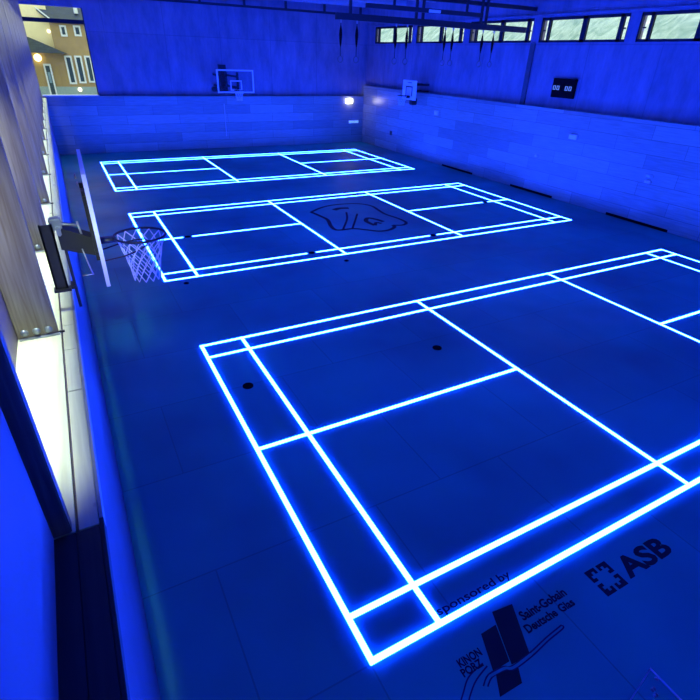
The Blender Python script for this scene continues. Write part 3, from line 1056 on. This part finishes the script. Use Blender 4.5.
ring0 = thing('gymnastic_ring', 'x', 'gymnastic ring', (0, 0, 4.25), 'gymnastic rings hanging from the roof truss')
bm = B(); tube(bm, circle((0, 0, 4.25), 0.09, 20, 'Y'), 0.013, 6, True); obj('ring', bm, plain('pale_ring_wood', (0.16, 0.15, 0.13), 0.5), ring0, True)
bm = B(); tube(bm, [(0, 0, 4.335), (0, 0, 5.30)], 0.013, 5); obj('rope', bm, M_truss, ring0)
bm = B(); tube(bm, [(0, 0, 4.60), (0, 0, 4.72), (0, 0, 4.92), (0, 0, 5.05), (0, 0, 5.18)], [0.014, 0.035, 0.05, 0.04, 0.014], 6); obj('strap_bundle', bm, M_black, ring0)
bm = B(); tube(bm, [(0, 0, 5.24), (0, 0, 5.335)], 0.025, 6); obj('hook', bm, M_grey_steel, ring0)
rx_s = [(339, 7.12), (354, 7.70), (392, 9.22), (403, 9.68), (441, 11.25), (449, 11.58), (479, 12.93), (490, 13.45)]
rl = ['leftmost gymnastic ring, against the far wall', 'second gymnastic ring from the left, against the far wall',
      'left ring of the pair before the first window', 'right ring of the pair before the first window',
      'left ring of the pair before the second window', 'right ring of the pair before the second window',
      'left ring of the pair before the third window', 'rightmost gymnastic ring, before the third window']
RX = [7.12, 7.70, 9.19, 9.63, 11.23, 11.57, 12.93, 13.45]
for k in range(8):
    o = ring0 if k == 0 else copy_tree(ring0)
    o.location = (RX[k], ty, 4.25 + 0.24)
    o['label'] = rl[k]

lamp2 = thing('ceiling_lamp', 'white ceiling lamp cut by the top picture edge above the third window', 'lamp', (14.2, 13.9, 6.75))
bm = B(); box(bm, 13.8, 14.5, 13.75, 14.05, 6.60, 6.75, 0.02); obj('diffuser', bm, M_white, lamp2)
bm = B(); tube(bm, [(14.15, 13.9, 6.74), (14.15, 13.9, TOP - 0.01)], 0.02, 6); obj('hanger', bm, M_truss, lamp2)

# ================================================================ small wall items
sb = thing('scoreboard', 'black square scoreboard on the upper right wall with two pale readouts', 'scoreboard', (XR2 - 0.002, 12.66, 3.8))
bm = B(); box(bm, XR2 - 0.10, XR2 - 0.002, 12.14, 13.18, 3.50, 4.13, 0.01); case = obj('case', bm, M_black, sb)
M_digit = emitter('scoreboard_digits', (0.10, 0.22, 1.0), 1.1)
seg = {'a': (0, 1, .86, 1), 'b': (.75, 1, .5, 1), 'c': (.75, 1, 0, .5), 'd': (0, 1, 0, .14), 'e': (0, .25, 0, .5), 'f': (0, .25, .5, 1), 'g': (0, 1, .43, .57)}
for cyy in (12.98, 12.42):
    bm = B()
    for dd in (0.085, -0.085):
        for s_ in 'abcdef':
            a, b, c, d = seg[s_]
            yl = cyy + dd + 0.06
            box(bm, XR2 - 0.108, XR2 - 0.10, yl - 0.12 * b, yl - 0.12 * a, 3.75 + 0.14 * c, 3.75 + 0.14 * d)
    obj('readout', bm, M_digit, case)

el = thing('exit_light', 'glowing white emergency light on the far wall beside the right corner', 'lamp', (14.2, YF, 2.3))
bm = B(); box(bm, 13.98, 14.44, YF - 0.02, YF, 2.17, 2.46); obj('base', bm, M_white, el)
bm = B(); box(bm, 14.0, 14.42, YF - 0.12, YF - 0.02, 2.19, 2.44, 0.03); obj('diffuser', bm, M_lamp, el)
M_switch = emitter('pale_rocker', (0.25, 0.6, 1.0), 0.8)  # rockers given a weak emission to come out pale
sw = thing('switch_panel', 'pale switch strip on the far wall under the emergency light', 'switch', (14.55, YF, 1.17))
bm = B(); box(bm, 14.20, 14.92, YF - 0.03, YF, 1.07, 1.27, 0.008); pl = obj('plate', bm, M_white, sw)
for k in range(4):
    bm = B(); box(bm, 14.25 + 0.17 * k, 14.37 + 0.17 * k, YF - 0.05, YF - 0.03, 1.11, 1.23, 0.008); obj('rocker', bm, M_switch, pl)

def wall_box(name, label, cat, y, z, w, h, mat=M_white, dpt=0.07, group=None):
    o = thing(name, label, cat, (XR, y, z), group)
    bm = B(); box(bm, XR - dpt, XR, y - w / 2, y + w / 2, z - h / 2, z + h / 2, 0.012); c = obj('case', bm, mat, o)
    bm = B(); box(bm, XR - dpt - 0.01, XR - dpt, y - w * 0.3, y + w * 0.3, z - h * 0.3, z + h * 0.3); obj('face', bm, mat, c)
wall_box('wall_sensor', 'pale rectangular sensor box on the right wall panels below the scoreboard', 'sensor', 11.55, 2.30, 0.36, 0.17)
wall_box('wall_sensor', 'small round-cornered pale box on the right wall right of the white board hoop', 'sensor', 19.9, 2.33, 0.30, 0.20)
wall_box('wall_socket', 'upper of the two small pale sockets at the right end of the right wall', 'socket', 8.25, 1.54, 0.20, 0.09)
wall_box('wall_socket', 'lower of the two small pale sockets at the right end of the right wall', 'socket', 8.25, 1.36, 0.20, 0.09)
wall_box('wall_socket', 'single small pale socket on the right wall below the sensor box', 'socket', 13.07, 1.40, 0.14, 0.08)
wall_box('wall_socket', 'tiny dark socket on the right wall near the far corner', 'socket', 23.95, 0.92, 0.22, 0.22, M_dark_steel, 0.03)

def vent(label, y0, y1):
    o = thing('floor_vent', label, 'vent', (XR, (y0 + y1) / 2, 0), 'dark air slots at the foot of the right wall')
    bm = B(); box(bm, XR - 0.012, XR, y0, y1, 0.0, 0.085); pn = obj('slot', bm, M_black, o)
    bm = B()
    for z in (0.02, 0.045, 0.07):
        box(bm, XR - 0.02, XR - 0.012, y0 + 0.03, y1 - 0.03, z - 0.004, z + 0.004)
    obj('slat', bm, M_black, pn)
vent('dark air slot at the foot of the right wall, nearest to the camera', 7.1, 9.4)
vent('dark air slot at the foot of the right wall, middle of three', 11.9, 14.2)
vent('dark air slot at the foot of the right wall, farthest of three', 16.7, 19.0)

# ================================================================ glass panel at the lower right picture edge
G = thing('glass_panel', 'clear glass panel with glinting edges and bolts at the bottom right edge', 'glass panel', (0.61, -2.0, 0))
gx = 0.607
bm = B(); box(bm, gx - 0.006, gx + 0.006, -2.55, -1.485, 0.10, 1.995); gp = obj('pane', bm, glass('panel_glass', (0.93, 0.95, 0.97), 0.03), G)
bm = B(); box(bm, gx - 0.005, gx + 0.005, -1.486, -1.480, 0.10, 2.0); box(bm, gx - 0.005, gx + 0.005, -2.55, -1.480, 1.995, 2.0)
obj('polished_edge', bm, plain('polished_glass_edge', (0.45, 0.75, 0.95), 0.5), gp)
bm = B()
for yy, zz in ((-1.535, 1.90), (-1.555, 1.88), (-1.525, 1.985)):
    dome(bm, (gx - 0.006, yy, zz), 0.010, (-1, 0, 0)); dome(bm, (gx + 0.006, yy, zz), 0.010, (1, 0, 0))
obj('bolt', bm, M_grey_steel, gp, True)
for yy in (-1.62, -2.42):
    bm = B(); box(bm, gx - 0.2, gx + 0.2, yy - 0.04, yy + 0.04, 0.0, 0.03); box(bm, gx - 0.03, gx + 0.03, yy - 0.04, yy + 0.04, 0.03, 0.2)
    obj('foot', bm, M_dark_steel, G)
